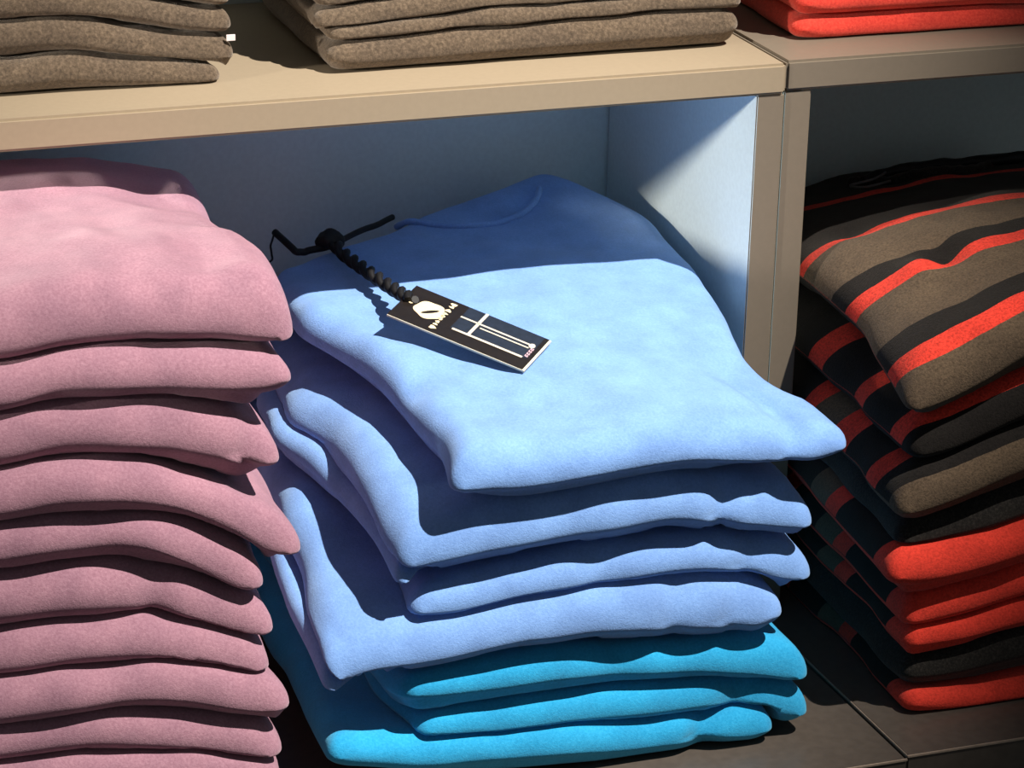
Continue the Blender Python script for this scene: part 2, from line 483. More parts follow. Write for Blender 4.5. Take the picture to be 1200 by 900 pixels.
# ------------------------------------------------------------------ the folded sweaters
STACKS = {
  'mauve': [
    {'front': [(-0.6285, -0.209, -0.3357, 0.0178), (-0.5585, -0.209, -0.3437, 0.0181), (-0.4685, -0.209, -0.3517, 0.0195), (-0.3964, -0.209, -0.3542, 0.0164)], 'back': [(-0.62, 0.2, -0.3464, 0.036), (-0.48, 0.2, -0.3456, 0.036), (-0.375, 0.2, -0.3475, 0.036)], 'seed': 10, 'amp': 0.0035, 'sag': 0.14},
    {'front': [(-0.6273, -0.2078, -0.3131, 0.0239), (-0.5575, -0.2078, -0.3217, 0.0253), (-0.4679, -0.2078, -0.3292, 0.0268), (-0.394, -0.2078, -0.3421, 0.0185)], 'back': [(-0.62, 0.2, -0.3265, 0.036), (-0.48, 0.2, -0.3254, 0.036), (-0.375, 0.2, -0.3282, 0.036)], 'seed': 11, 'amp': 0.0035, 'sag': 0.14},
    {'front': [(-0.6254, -0.2016, -0.2937, 0.0227), (-0.5555, -0.2016, -0.2999, 0.0241), (-0.5207, -0.2016, -0.3005, 0.0263), (-0.4659, -0.2016, -0.3063, 0.0298), (-0.4093, -0.2016, -0.3188, 0.0281), (-0.3922, -0.2016, -0.3258, 0.0206)], 'back': [(-0.62, 0.2, -0.3075, 0.036), (-0.48, 0.2, -0.306, 0.036), (-0.375, 0.2, -0.3098, 0.036)], 'seed': 12, 'amp': 0.0035, 'sag': 0.14},
    {'front': [(-0.6242, -0.2014, -0.2702, 0.0296), (-0.5547, -0.2014, -0.275, 0.0311), (-0.5081, -0.2014, -0.2747, 0.0313), (-0.4655, -0.2014, -0.2784, 0.0284), (-0.4027, -0.2014, -0.294, 0.0257), (-0.3891, -0.2014, -0.2977, 0.0172)], 'back': [(-0.62, 0.2, -0.2817, 0.036), (-0.48, 0.2, -0.2797, 0.036), (-0.375, 0.2, -0.2847, 0.036)], 'seed': 13, 'amp': 0.0035, 'sag': 0.14},
    {'front': [(-0.6217, -0.1932, -0.2454, 0.0295), (-0.5522, -0.1932, -0.2502, 0.0309), (-0.5056, -0.1932, -0.2501, 0.0301), (-0.4582, -0.1932, -0.2558, 0.0294), (-0.4118, -0.1932, -0.2719, 0.0277), (-0.3982, -0.1932, -0.276, 0.0214)], 'back': [(-0.62, 0.2, -0.2582, 0.036), (-0.48, 0.2, -0.2557, 0.036), (-0.375, 0.2, -0.262, 0.036)], 'seed': 14, 'amp': 0.0035, 'sag': 0.14},
    {'front': [(-0.6194, -0.188, -0.2131, 0.0372), (-0.5501, -0.188, -0.2184, 0.0387), (-0.5037, -0.188, -0.2206, 0.038), (-0.4662, -0.188, -0.2241, 0.0383), (-0.433, -0.188, -0.238, 0.0325), (-0.4037, -0.188, -0.2509, 0.0275), (-0.3932, -0.188, -0.2556, 0.017)], 'back': [(-0.62, 0.2, -0.2315, 0.036), (-0.48, 0.2, -0.2285, 0.036), (-0.375, 0.2, -0.2361, 0.036)], 'seed': 15, 'amp': 0.0035, 'dents': [(0.68, 0.0, 0.05, 0.08, 0.003)], 'sag': 0.14},
    {'front': [(-0.6178, -0.1868, -0.1833, 0.0238), (-0.5489, -0.1868, -0.1871, 0.0252), (-0.5122, -0.1868, -0.1873, 0.0294), (-0.4683, -0.1868, -0.1918, 0.0276), (-0.4417, -0.1868, -0.2034, 0.0279), (-0.4108, -0.1868, -0.222, 0.0293), (-0.3998, -0.1868, -0.2266, 0.0231)], 'back': [(-0.62, 0.2, -0.2002, 0.036), (-0.48, 0.2, -0.1966, 0.036), (-0.375, 0.2, -0.2057, 0.036)], 'seed': 16, 'amp': 0.0035, 'dents': [(0.58, 0.0, 0.09, 0.08, 0.003)], 'sag': 0.14},
    {'front': [(-0.6166, -0.1866, -0.1573, 0.0295), (-0.548, -0.1866, -0.1602, 0.0309), (-0.5114, -0.1866, -0.1582, 0.031), (-0.4558, -0.1866, -0.1679, 0.0305), (-0.4194, -0.1866, -0.1846, 0.0278), (-0.3922, -0.1866, -0.2015, 0.0302), (-0.3767, -0.1866, -0.2087, 0.022)], 'back': [(-0.62, 0.2, -0.1769, 0.036), (-0.48, 0.2, -0.1728, 0.036), (-0.375, 0.2, -0.1831, 0.036)], 'seed': 17, 'amp': 0.0035, 'dents': [(0.72, 0.0, 0.1, 0.08, 0.003)], 'sag': 0.14},
    {'front': [(-0.6139, -0.1774, -0.1318, 0.0352), (-0.5452, -0.1774, -0.1313, 0.0376), (-0.5086, -0.1774, -0.128, 0.0378), (-0.453, -0.1774, -0.1343, 0.0423), (-0.4288, -0.1774, -0.1406, 0.0436), (-0.4019, -0.1774, -0.1493, 0.0378), (-0.386, -0.1774, -0.1557, 0.0205)], 'back': [(-0.62, 0.2, -0.1387, 0.036), (-0.48, 0.2, -0.1338, 0.036), (-0.375, 0.2, -0.1461, 0.036)], 'seed': 18, 'amp': 0.0035, 'dents': [(0.93, 0.0, 0.03, 0.09, 0.004)], 'sag': 0.14},
    {'front': [(-0.6121, -0.1752, -0.1012, 0.0241), (-0.5438, -0.1752, -0.1027, 0.0264), (-0.5088, -0.1752, -0.0991, 0.0275), (-0.4544, -0.1752, -0.1014, 0.0288), (-0.4109, -0.1752, -0.107, 0.0291), (-0.3864, -0.1752, -0.1096, 0.0262), (-0.378, -0.1752, -0.1105, 0.0172)], 'back': [(-0.62, 0.2, -0.1045, 0.036), (-0.48, 0.2, -0.0989, 0.036), (-0.375, 0.2, -0.1129, 0.036)], 'seed': 19, 'amp': 0.0035, 'sag': 0.14},
    {'front': [(-0.6096, -0.168, -0.0737, 0.0316), (-0.5414, -0.168, -0.0738, 0.0359), (-0.5017, -0.168, -0.07, 0.0371), (-0.4521, -0.168, -0.0709, 0.0374), (-0.399, -0.168, -0.0781, 0.0389), (-0.3833, -0.168, -0.0817, 0.036), (-0.3763, -0.168, -0.0864, 0.0251)], 'back': [(-0.6, 0.1, -0.07, 0.03), (-0.45, 0.1, -0.066, 0.034), (-0.362, 0.095, -0.081, 0.026)], 'right': [(-0.3734, -0.14, -0.0769), (-0.3711, -0.1, -0.0747), (-0.3743, -0.065, -0.0773), (-0.3783, -0.02, -0.0793), (-0.3752, 0.02, -0.0773)], 'seed': 20, 'amp': 0.0035, 'dents': [(0.84, 0.72, 0.08, 0.16, 0.006), (0.8, 0.16, 0.06, 0.1, 0.006), (0.55, 0.55, 0.15, 0.12, 0.004), (0.3, 0.2, 0.12, 0.06, 0.003), (0.62, 0.08, 0.04, 0.06, 0.004)], 'sag': 0.14},
  ],
  'blue': [
    {'front': [(-0.3587, -0.18, -0.3449, 0.02), (-0.3092, -0.18, -0.3544, 0.0247), (-0.2662, -0.18, -0.3583, 0.0249), (-0.2171, -0.18, -0.3619, 0.024), (-0.1551, -0.18, -0.3664, 0.0231), (-0.1044, -0.18, -0.3677, 0.0244), (-0.0784, -0.18, -0.3688, 0.0269), (-0.0673, -0.18, -0.3705, 0.0176)], 'back': [(-0.325, 0.2, -0.3598, 0.035), (-0.2, 0.2, -0.359, 0.035), (-0.07, 0.2, -0.3586, 0.035)], 'seed': 31, 'amp': 0.003, 'dents': [(0.84, 0, 0.035, 0.09, 0.006)], 'mat': 'cyan', 'sag': 0.2},
    {'front': [(-0.3027, -0.176, -0.3399, 0.0179), (-0.2679, -0.176, -0.3419, 0.0259), (-0.2162, -0.176, -0.3418, 0.0284), (-0.1386, -0.176, -0.3442, 0.0264), (-0.0912, -0.176, -0.346, 0.0267), (-0.0569, -0.176, -0.3575, 0.0269), (-0.0412, -0.176, -0.3646, 0.0176)], 'back': [(-0.32, 0.2, -0.345, 0.035), (-0.2, 0.2, -0.3438, 0.035), (-0.05, 0.2, -0.343, 0.035)], 'left': [(-0.3092, -0.14, -0.346), (-0.3114, -0.08, -0.3462)], 'seed': 32, 'amp': 0.003, 'dents': [(0.8, 0, 0.05, 0.08, 0.004)], 'mat': 'cyan', 'sag': 0.2},
    {'front': [(-0.3113, -0.178, -0.3132, 0.0155), (-0.2693, -0.178, -0.3127, 0.0234), (-0.2179, -0.178, -0.3123, 0.0247), (-0.1407, -0.178, -0.3189, 0.0239), (-0.0887, -0.178, -0.3247, 0.0299), (-0.0564, -0.178, -0.3339, 0.0243), (-0.0468, -0.178, -0.3388, 0.0163)], 'back': [(-0.32, 0.2, -0.3168, 0.035), (-0.2, 0.2, -0.3147, 0.035), (-0.05, 0.2, -0.3134, 0.035)], 'left': [(-0.3176, -0.14, -0.3176)], 'seed': 33, 'amp': 0.003, 'dents': [(0.5, 0, 0.08, 0.08, 0.003)], 'mat': 'cyan', 'sag': 0.2},
    {'front': [(-0.3602, -0.182, -0.2953, 0.0152), (-0.3421, -0.182, -0.2898, 0.0196), (-0.3109, -0.182, -0.2882, 0.0219), (-0.2437, -0.182, -0.2823, 0.0276), (-0.2205, -0.182, -0.2817, 0.0321), (-0.1934, -0.182, -0.2799, 0.0378), (-0.1442, -0.182, -0.2827, 0.0437), (-0.1098, -0.182, -0.2857, 0.0451), (-0.0812, -0.182, -0.2907, 0.0363), (-0.0703, -0.182, -0.2917, 0.0227)], 'back': [(-0.315, 0.2, -0.2785, 0.04), (-0.2, 0.2, -0.2753, 0.04), (-0.06, 0.2, -0.2731, 0.04)], 'left': [(-0.3586, -0.155, -0.28), (-0.3552, -0.12, -0.2711), (-0.3494, -0.08, -0.2582), (-0.3489, -0.035, -0.2484)], 'seed': 34, 'amp': 0.003, 'dents': [(0.76, 0, 0.03, 0.09, 0.003), (0.9, 0, 0.03, 0.09, 0.003)], 'mat': 'blue', 'sag': 0.2, 'fold': {'left': [(-0.3632, -0.16, -0.2908), (-0.3645, -0.13, -0.2848), (-0.3599, -0.09, -0.2778), (-0.3541, -0.045, -0.2693)], 'start': (-0.3607, -0.182, -0.3018), 'th': 0.014}},
    {'front': [(-0.3088, -0.176, -0.2607, 0.0195), (-0.2777, -0.176, -0.2594, 0.0251), (-0.2459, -0.176, -0.256, 0.0262), (-0.192, -0.176, -0.2522, 0.0297), (-0.137, -0.176, -0.251, 0.0267), (-0.0963, -0.176, -0.2563, 0.0258), (-0.0627, -0.176, -0.2663, 0.0294), (-0.0485, -0.176, -0.2721, 0.0204)], 'back': [(-0.3, 0.2, -0.2486, 0.03), (-0.19, 0.2, -0.2444, 0.03), (-0.06, 0.2, -0.2416, 0.03)], 'left': [(-0.3051, -0.1, -0.2639)], 'seed': 35, 'amp': 0.003, 'dents': [(0.84, 0, 0.04, 0.09, 0.0035), (0.45, 0, 0.05, 0.08, 0.002)], 'mat': 'blue', 'sag': 0.2},
    {'front': [(-0.3179, -0.18, -0.2286, 0.0192), (-0.3008, -0.18, -0.2249, 0.0267), (-0.2485, -0.18, -0.2187, 0.0355), (-0.1951, -0.18, -0.2151, 0.0379), (-0.1461, -0.18, -0.2135, 0.036), (-0.1069, -0.18, -0.2205, 0.033), (-0.067, -0.18, -0.2287, 0.03), (-0.0502, -0.18, -0.2336, 0.0201)], 'back': [(-0.3, 0.2, -0.2091, 0.04), (-0.18, 0.2, -0.2037, 0.04), (-0.06, 0.2, -0.2002, 0.04)], 'left': [(-0.3164, -0.16, -0.2243), (-0.3165, -0.12, -0.2101), (-0.318, -0.075, -0.2056), (-0.3235, -0.03, -0.2042), (-0.3282, 0.02, -0.2052)], 'seed': 36, 'amp': 0.003, 'dents': [(0.77, 0.0, 0.03, 0.12, 0.0045)], 'mat': 'blue', 'sag': 0.2, 'fold': {'left': [(-0.3189, -0.165, -0.2391), (-0.32, -0.12, -0.2272), (-0.3254, -0.075, -0.223), (-0.3344, -0.03, -0.2182), (-0.3382, 0.02, -0.2167)], 'start': (-0.3182, -0.18, -0.2409), 'th': 0.014}},
    {'front': [(-0.2893, -0.186, -0.1799, 0.0262), (-0.2727, -0.186, -0.1797, 0.0274), (-0.2518, -0.186, -0.1812, 0.0264), (-0.1989, -0.186, -0.1794, 0.0266), (-0.145, -0.186, -0.1771, 0.0269), (-0.1008, -0.186, -0.1811, 0.0282), (-0.0614, -0.186, -0.1856, 0.024), (-0.0337, -0.186, -0.185, 0.0132)], 'back': [(-0.305, 0.12, -0.156, 0.02), (-0.24, 0.15, -0.153, 0.026), (-0.17, 0.185, -0.146, 0.03), (-0.085, 0.205, -0.128, 0.026)], 'left': [(-0.2833, -0.145, -0.172), (-0.2858, -0.095, -0.1661), (-0.2936, -0.045, -0.1596), (-0.3039, 0.0, -0.1575), (-0.3143, 0.035, -0.156)], 'right': [(-0.0392, -0.145, -0.1786), (-0.0505, -0.105, -0.1751), (-0.0528, -0.07, -0.1691), (-0.0426, -0.015, -0.1613), (-0.0326, 0.075, -0.1519), (-0.0356, 0.15, -0.1426)], 'seed': 37, 'amp': 0.003, 'dents': [(0.86, 0.09, 0.035, 0.1, 0.009), (0.93, 0.16, 0.04, 0.05, 0.003), (0.8, 0.04, 0.03, 0.06, 0.002), (0.03, 0.3, 0.04, 0.04, 0.006)], 'mat': 'blue', 'sag': 0.2},
  ],
  'striped': [
    {'front': [(0.0246, -0.174, -0.3724, 0.0143), (0.0588, -0.174, -0.3763, 0.0168), (0.1082, -0.174, -0.3776, 0.0181), (0.1843, -0.174, -0.3846, 0.0184), (0.2694, -0.174, -0.3934, 0.0174)], 'back': [(0.05, 0.205, -0.3809, 0.036), (0.15, 0.205, -0.3807, 0.036), (0.29, 0.205, -0.3808, 0.036)], 'seed': 50, 'amp': 0.003, 'mat': 'stripe_red', 'sag': 0.15},
    {'front': [(0.0226, -0.1702, -0.3531, 0.0237), (0.0588, -0.1702, -0.3517, 0.0274), (0.1072, -0.1702, -0.3455, 0.0287), (0.1825, -0.1702, -0.347, 0.029), (0.2674, -0.1702, -0.3576, 0.0246)], 'back': [(0.05, 0.205, -0.352, 0.036), (0.15, 0.205, -0.3484, 0.036), (0.29, 0.205, -0.35, 0.036)], 'seed': 51, 'amp': 0.003, 'mat': 'charcoal', 'sag': 0.15},
    {'front': [(0.0223, -0.1724, -0.3325, 0.0129), (0.0557, -0.1724, -0.3301, 0.0153), (0.1039, -0.1724, -0.3238, 0.0166), (0.1782, -0.1724, -0.3202, 0.0168), (0.2623, -0.1724, -0.3284, 0.0146)], 'back': [(0.05, 0.205, -0.3288, 0.036), (0.15, 0.205, -0.3225, 0.036), (0.29, 0.205, -0.3253, 0.036)], 'seed': 52, 'amp': 0.003, 'mat': 'stripe_red', 'sag': 0.15},
    {'front': [(0.0187, -0.1696, -0.3139, 0.0245), (0.0554, -0.1696, -0.309, 0.0269), (0.1035, -0.1696, -0.3025, 0.0283), (0.177, -0.1696, -0.2943, 0.0285), (0.2608, -0.1696, -0.3022, 0.0241)], 'back': [(0.05, 0.205, -0.3069, 0.036), (0.15, 0.205, -0.298, 0.036), (0.29, 0.205, -0.302, 0.036)], 'seed': 53, 'amp': 0.003, 'mat': 'stripe_red', 'sag': 0.15},
    {'front': [(0.0038, -0.1748, -0.2795, 0.0264), (0.0383, -0.1748, -0.2811, 0.0266), (0.0977, -0.1748, -0.2732, 0.0267), (0.1704, -0.1748, -0.2624, 0.0269), (0.2532, -0.1748, -0.2691, 0.0238)], 'back': [(0.05, 0.205, -0.2766, 0.036), (0.15, 0.205, -0.2641, 0.036), (0.29, 0.205, -0.2698, 0.036)], 'seed': 54, 'amp': 0.003, 'mat': 'stripe_red', 'sag': 0.15},
    {'front': [(0.014, -0.166, -0.2615, 0.0195), (0.0529, -0.166, -0.2572, 0.0253), (0.1004, -0.166, -0.2492, 0.0289), (0.1729, -0.166, -0.237, 0.0291), (0.2557, -0.166, -0.2432, 0.0236)], 'back': [(0.05, 0.205, -0.2539, 0.036), (0.15, 0.205, -0.2388, 0.036), (0.29, 0.205, -0.2456, 0.036)], 'seed': 55, 'amp': 0.003, 'mat': 'charcoal', 'sag': 0.15},
    {'front': [(0.0096, -0.1732, -0.2369, 0.0272), (0.0465, -0.1732, -0.2278, 0.034), (0.093, -0.1732, -0.2139, 0.0375), (0.1646, -0.1732, -0.2009, 0.0378), (0.2461, -0.1732, -0.2042, 0.029)], 'back': [(0.05, 0.205, -0.2283, 0.036), (0.15, 0.205, -0.2102, 0.036), (0.29, 0.205, -0.2184, 0.036)], 'seed': 56, 'amp': 0.003, 'mat': 'stripe_b', 'sag': 0.15},
    {'front': [(0.0197, -0.1644, -0.2037, 0.0247), (0.0486, -0.1644, -0.1969, 0.0338), (0.0948, -0.1644, -0.1805, 0.0372), (0.1659, -0.1644, -0.1643, 0.0374), (0.2471, -0.1644, -0.167, 0.0287)], 'back': [(0.05, 0.205, -0.1964, 0.036), (0.15, 0.205, -0.1746, 0.036), (0.29, 0.205, -0.1845, 0.036)], 'seed': 57, 'amp': 0.003, 'mat': 'stripe_c', 'sag': 0.15},
    {'front': [(0.0132, -0.1676, -0.1716, 0.0255), (0.0323, -0.1676, -0.1637, 0.0388), (0.0607, -0.1676, -0.1522, 0.0443), (0.0891, -0.1676, -0.1396, 0.0454), (0.1589, -0.1676, -0.1176, 0.0445), (0.2391, -0.1676, -0.1196, 0.0338)], 'back': [(0.06, 0.205, -0.172, 0.036), (0.17, 0.205, -0.158, 0.036), (0.3, 0.205, -0.15, 0.036)], 'left': [(0.0178, -0.135, -0.1649), (0.0259, -0.09, -0.1576), (0.0299, -0.045, -0.1525), (0.0302, -0.01, -0.1483), (0.0367, 0.03, -0.1517)], 'seed': 58, 'amp': 0.003, 'mat': 'stripe_a', 'dents': [(0.29, 0.3, 0.05, 0.05, 0.011), (0.17, 0.27, 0.05, 0.05, -0.007), (0.14, 0.55, 0.05, 0.05, 0.004), (0.6, 0.45, 0.12, 0.06, 0.004)], 'sag': 0.15},
  ],
  'brown_left': [
    {'front': [(-0.5693, 0.046, 0.0133, 0.0195), (-0.494, 0.046, 0.0122, 0.0208), (-0.4571, 0.046, 0.0129, 0.0219), (-0.4155, 0.046, 0.009, 0.02), (-0.3796, 0.046, 0.006, 0.0149), (-0.3578, 0.046, 0.004, 0.0096)], 'back': [(-0.62, 0.225, 0.0096, 0.025), (-0.5, 0.225, 0.0096, 0.025), (-0.365, 0.225, 0.0096, 0.025)], 'seed': 70, 'amp': 0.002, 'mat': 'brown', 'sag': 0.1},
    {'front': [(-0.5677, 0.049, 0.038, 0.0203), (-0.4927, 0.049, 0.0352, 0.0227), (-0.4558, 0.049, 0.035, 0.0239), (-0.4144, 0.049, 0.0271, 0.022), (-0.3787, 0.049, 0.0206, 0.019), (-0.3472, 0.049, 0.0175, 0.0149)], 'back': [(-0.62, 0.225, 0.0289, 0.025), (-0.5, 0.225, 0.0289, 0.025), (-0.365, 0.225, 0.0289, 0.025)], 'seed': 71, 'amp': 0.002, 'mat': 'brown', 'sag': 0.1},
    {'front': [(-0.5663, 0.052, 0.0565, 0.0172), (-0.4915, 0.052, 0.0535, 0.0195), (-0.4547, 0.052, 0.0523, 0.0186), (-0.4092, 0.052, 0.046, 0.0167), (-0.3777, 0.052, 0.0399, 0.0168), (-0.3478, 0.052, 0.0349, 0.0148)], 'back': [(-0.62, 0.225, 0.0472, 0.025), (-0.5, 0.225, 0.0472, 0.025), (-0.365, 0.225, 0.0472, 0.025)], 'seed': 72, 'amp': 0.002, 'mat': 'brown', 'sag': 0.1},
    {'front': [(-0.5649, 0.055, 0.0759, 0.0171), (-0.4903, 0.055, 0.0707, 0.0184), (-0.4082, 0.055, 0.0629, 0.0187), (-0.3475, 0.055, 0.05, 0.0137)], 'back': [(-0.62, 0.225, 0.0649, 0.025), (-0.5, 0.225, 0.0649, 0.025), (-0.365, 0.225, 0.0649, 0.025)], 'seed': 73, 'amp': 0.002, 'mat': 'brown', 'sag': 0.1},
    {'front': [(-0.5652, 0.058, 0.0918, 0.017), (-0.4907, 0.058, 0.0869, 0.0183), (-0.4087, 0.058, 0.0794, 0.0186), (-0.3481, 0.058, 0.0667, 0.0136)], 'back': [(-0.62, 0.225, 0.0812, 0.025), (-0.5, 0.225, 0.0812, 0.025), (-0.365, 0.225, 0.0812, 0.025)], 'seed': 74, 'amp': 0.002, 'mat': 'brown', 'sag': 0.1},
    {'front': [(-0.5625, 0.061, 0.1075, 0.0169), (-0.488, 0.061, 0.1028, 0.0182), (-0.4061, 0.061, 0.0957, 0.0185), (-0.3456, 0.061, 0.0832, 0.0136)], 'back': [(-0.62, 0.225, 0.0973, 0.025), (-0.5, 0.225, 0.0973, 0.025), (-0.365, 0.225, 0.0973, 0.025)], 'seed': 75, 'amp': 0.002, 'mat': 'brown', 'sag': 0.1},
    {'front': [(-0.5627, 0.064, 0.1234, 0.0168), (-0.4884, 0.064, 0.1189, 0.0181), (-0.4067, 0.064, 0.1121, 0.0184), (-0.3463, 0.064, 0.0999, 0.0135)], 'back': [(-0.62, 0.225, 0.1136, 0.025), (-0.5, 0.225, 0.1136, 0.025), (-0.365, 0.225, 0.1136, 0.025)], 'seed': 76, 'amp': 0.002, 'mat': 'brown', 'sag': 0.1},
    {'front': [(-0.56, 0.067, 0.139, 0.0168), (-0.4858, 0.067, 0.1348, 0.018), (-0.4041, 0.067, 0.1282, 0.0183), (-0.3437, 0.067, 0.1163, 0.0134)], 'back': [(-0.62, 0.225, 0.1296, 0.025), (-0.5, 0.225, 0.1296, 0.025), (-0.365, 0.225, 0.1296, 0.025)], 'seed': 77, 'amp': 0.002, 'mat': 'brown', 'sag': 0.1},
  ],
  'brown_right': [
    {'front': [(-0.29, 0.046, 0.0113, 0.0172), (-0.2657, 0.046, 0.0113, 0.0205), (-0.1929, 0.046, 0.0126, 0.0229), (-0.124, 0.046, 0.0137, 0.0243), (-0.0535, 0.046, 0.0148, 0.0246), (-0.0175, 0.046, 0.0148, 0.0224), (-0.0097, 0.046, 0.0154, 0.0157)], 'back': [(-0.285, 0.225, 0.0134, 0.025), (-0.15, 0.225, 0.0134, 0.025), (-0.01, 0.225, 0.0134, 0.025)], 'seed': 80, 'amp': 0.002, 'mat': 'brown', 'sag': 0.1},
    {'front': [(-0.2891, 0.049, 0.0234, 0.0075), (-0.2371, 0.049, 0.0255, 0.0108), (-0.1694, 0.049, 0.0279, 0.0131), (-0.0825, 0.049, 0.0292, 0.0133), (-0.0098, 0.049, 0.0293, 0.0112)], 'back': [(-0.285, 0.225, 0.0271, 0.012), (-0.15, 0.225, 0.0271, 0.012), (-0.01, 0.225, 0.0271, 0.012)], 'seed': 81, 'amp': 0.002, 'mat': 'brown', 'sag': 0.1},
    {'front': [(-0.297, 0.052, 0.0307, 0.0118), (-0.2695, 0.052, 0.0322, 0.0161), (-0.2362, 0.052, 0.0356, 0.0162), (-0.1686, 0.052, 0.0391, 0.0163), (-0.0758, 0.052, 0.0403, 0.0166), (-0.0115, 0.052, 0.0411, 0.0145)], 'back': [(-0.285, 0.225, 0.0365, 0.02), (-0.15, 0.225, 0.0365, 0.02), (-0.01, 0.225, 0.0365, 0.02)], 'seed': 82, 'amp': 0.002, 'mat': 'brown', 'sag': 0.1},
    {'front': [(-0.295, 0.055, 0.0448, 0.0128), (-0.2354, 0.055, 0.0499, 0.0161), (-0.1679, 0.055, 0.0536, 0.0163), (-0.011, 0.055, 0.056, 0.0144)], 'back': [(-0.285, 0.225, 0.0511, 0.02), (-0.15, 0.225, 0.0511, 0.02), (-0.01, 0.225, 0.0511, 0.02)], 'seed': 83, 'amp': 0.002, 'mat': 'brown', 'sag': 0.1},
    {'front': [(-0.2958, 0.058, 0.0617, 0.0127), (-0.2364, 0.058, 0.067, 0.016), (-0.1689, 0.058, 0.0709, 0.0162), (-0.0124, 0.058, 0.0737, 0.0144)], 'back': [(-0.285, 0.225, 0.0683, 0.02), (-0.15, 0.225, 0.0683, 0.02), (-0.01, 0.225, 0.0683, 0.02)], 'seed': 84, 'amp': 0.002, 'mat': 'brown', 'sag': 0.1},
    {'front': [(-0.2933, 0.061, 0.0784, 0.0127), (-0.2339, 0.061, 0.0838, 0.016), (-0.1666, 0.061, 0.0879, 0.0161), (-0.0102, 0.061, 0.0912, 0.0143)], 'back': [(-0.285, 0.225, 0.0854, 0.02), (-0.15, 0.225, 0.0854, 0.02), (-0.01, 0.225, 0.0854, 0.02)], 'seed': 85, 'amp': 0.002, 'mat': 'brown', 'sag': 0.1},
    {'front': [(-0.2941, 0.064, 0.0952, 0.0126), (-0.2348, 0.064, 0.1008, 0.0159), (-0.1676, 0.064, 0.1051, 0.016), (-0.0117, 0.064, 0.1089, 0.0142)], 'back': [(-0.285, 0.225, 0.1025, 0.02), (-0.15, 0.225, 0.1025, 0.02), (-0.01, 0.225, 0.1025, 0.02)], 'seed': 86, 'amp': 0.002, 'mat': 'brown', 'sag': 0.1},
    {'front': [(-0.2916, 0.067, 0.1118, 0.0125), (-0.2324, 0.067, 0.1175, 0.0158), (-0.1653, 0.067, 0.122, 0.016), (-0.0095, 0.067, 0.1263, 0.0142)], 'back': [(-0.285, 0.225, 0.1194, 0.02), (-0.15, 0.225, 0.1194, 0.02), (-0.01, 0.225, 0.1194, 0.02)], 'seed': 87, 'amp': 0.002, 'mat': 'brown', 'sag': 0.1},
    {'front': [(-0.2923, 0.07, 0.1285, 0.0125), (-0.2333, 0.07, 0.1344, 0.0157), (-0.1663, 0.07, 0.1391, 0.0159), (-0.0109, 0.07, 0.1438, 0.0141)], 'back': [(-0.285, 0.225, 0.1364, 0.02), (-0.15, 0.225, 0.1364, 0.02), (-0.01, 0.225, 0.1364, 0.02)], 'seed': 88, 'amp': 0.002, 'mat': 'brown', 'sag': 0.1},
  ],
  'red_top': [
    {'front': [(0.0253, 0.046, 0.0099, 0.0136), (0.0437, 0.046, 0.0087, 0.0193), (0.1124, 0.046, 0.0067, 0.0195), (0.1955, 0.046, 0.0063, 0.0175), (0.2744, 0.046, 0.005, 0.0177), (0.3621, 0.046, 0.0045, 0.0167)], 'back': [(0.04, 0.225, 0.0068, 0.02), (0.15, 0.225, 0.0068, 0.02), (0.29, 0.225, 0.0068, 0.02)], 'seed': 90, 'amp': 0.002, 'mat': 'red', 'sag': 0.12},
    {'front': [(0.026, 0.046, 0.0268, 0.009), (0.0457, 0.046, 0.0256, 0.0147), (0.1617, 0.046, 0.0245, 0.0161), (0.2591, 0.046, 0.0235, 0.0164), (0.36, 0.046, 0.0213, 0.0142)], 'back': [(0.04, 0.225, 0.0243, 0.02), (0.15, 0.225, 0.0243, 0.02), (0.29, 0.225, 0.0243, 0.02)], 'seed': 91, 'amp': 0.002, 'mat': 'red', 'sag': 0.12},
    {'front': [(0.0262, 0.046, 0.0425, 0.009), (0.0445, 0.046, 0.0426, 0.0146), (0.1601, 0.046, 0.0418, 0.016), (0.2572, 0.046, 0.0411, 0.0163), (0.3577, 0.046, 0.0392, 0.0142)], 'back': [(0.04, 0.225, 0.0415, 0.02), (0.15, 0.225, 0.0415, 0.02), (0.29, 0.225, 0.0415, 0.02)], 'seed': 92, 'amp': 0.002, 'mat': 'red', 'sag': 0.12},
    {'front': [(0.0234, 0.046, 0.0583, 0.0089), (0.0416, 0.046, 0.0585, 0.0145), (0.1568, 0.046, 0.058, 0.0159), (0.2535, 0.046, 0.0576, 0.0162), (0.3536, 0.046, 0.0559, 0.0141)], 'back': [(0.04, 0.225, 0.0576, 0.02), (0.15, 0.225, 0.0576, 0.02), (0.29, 0.225, 0.0576, 0.02)], 'seed': 93, 'amp': 0.002, 'mat': 'red', 'sag': 0.12},
    {'front': [(0.0242, 0.046, 0.0738, 0.0089), (0.0424, 0.046, 0.074, 0.0144), (0.1573, 0.046, 0.0739, 0.0158), (0.2537, 0.046, 0.0737, 0.0161), (0.3535, 0.046, 0.0723, 0.014)], 'back': [(0.04, 0.225, 0.0735, 0.02), (0.15, 0.225, 0.0735, 0.02), (0.29, 0.225, 0.0735, 0.02)], 'seed': 94, 'amp': 0.002, 'mat': 'red', 'sag': 0.12},
  ],
}


ORD = {1: 'second', 2: 'third', 3: 'fourth', 4: 'fifth', 5: 'sixth', 6: 'seventh', 7: 'eighth', 8: 'ninth', 9: 'tenth', 10: 'eleventh'}


def place_word(i, n):
    if i == n - 1:
        return 'topmost'
    if i == 0:
        return 'lowest'
    return ORD[n - 1 - i] + ' from the top'


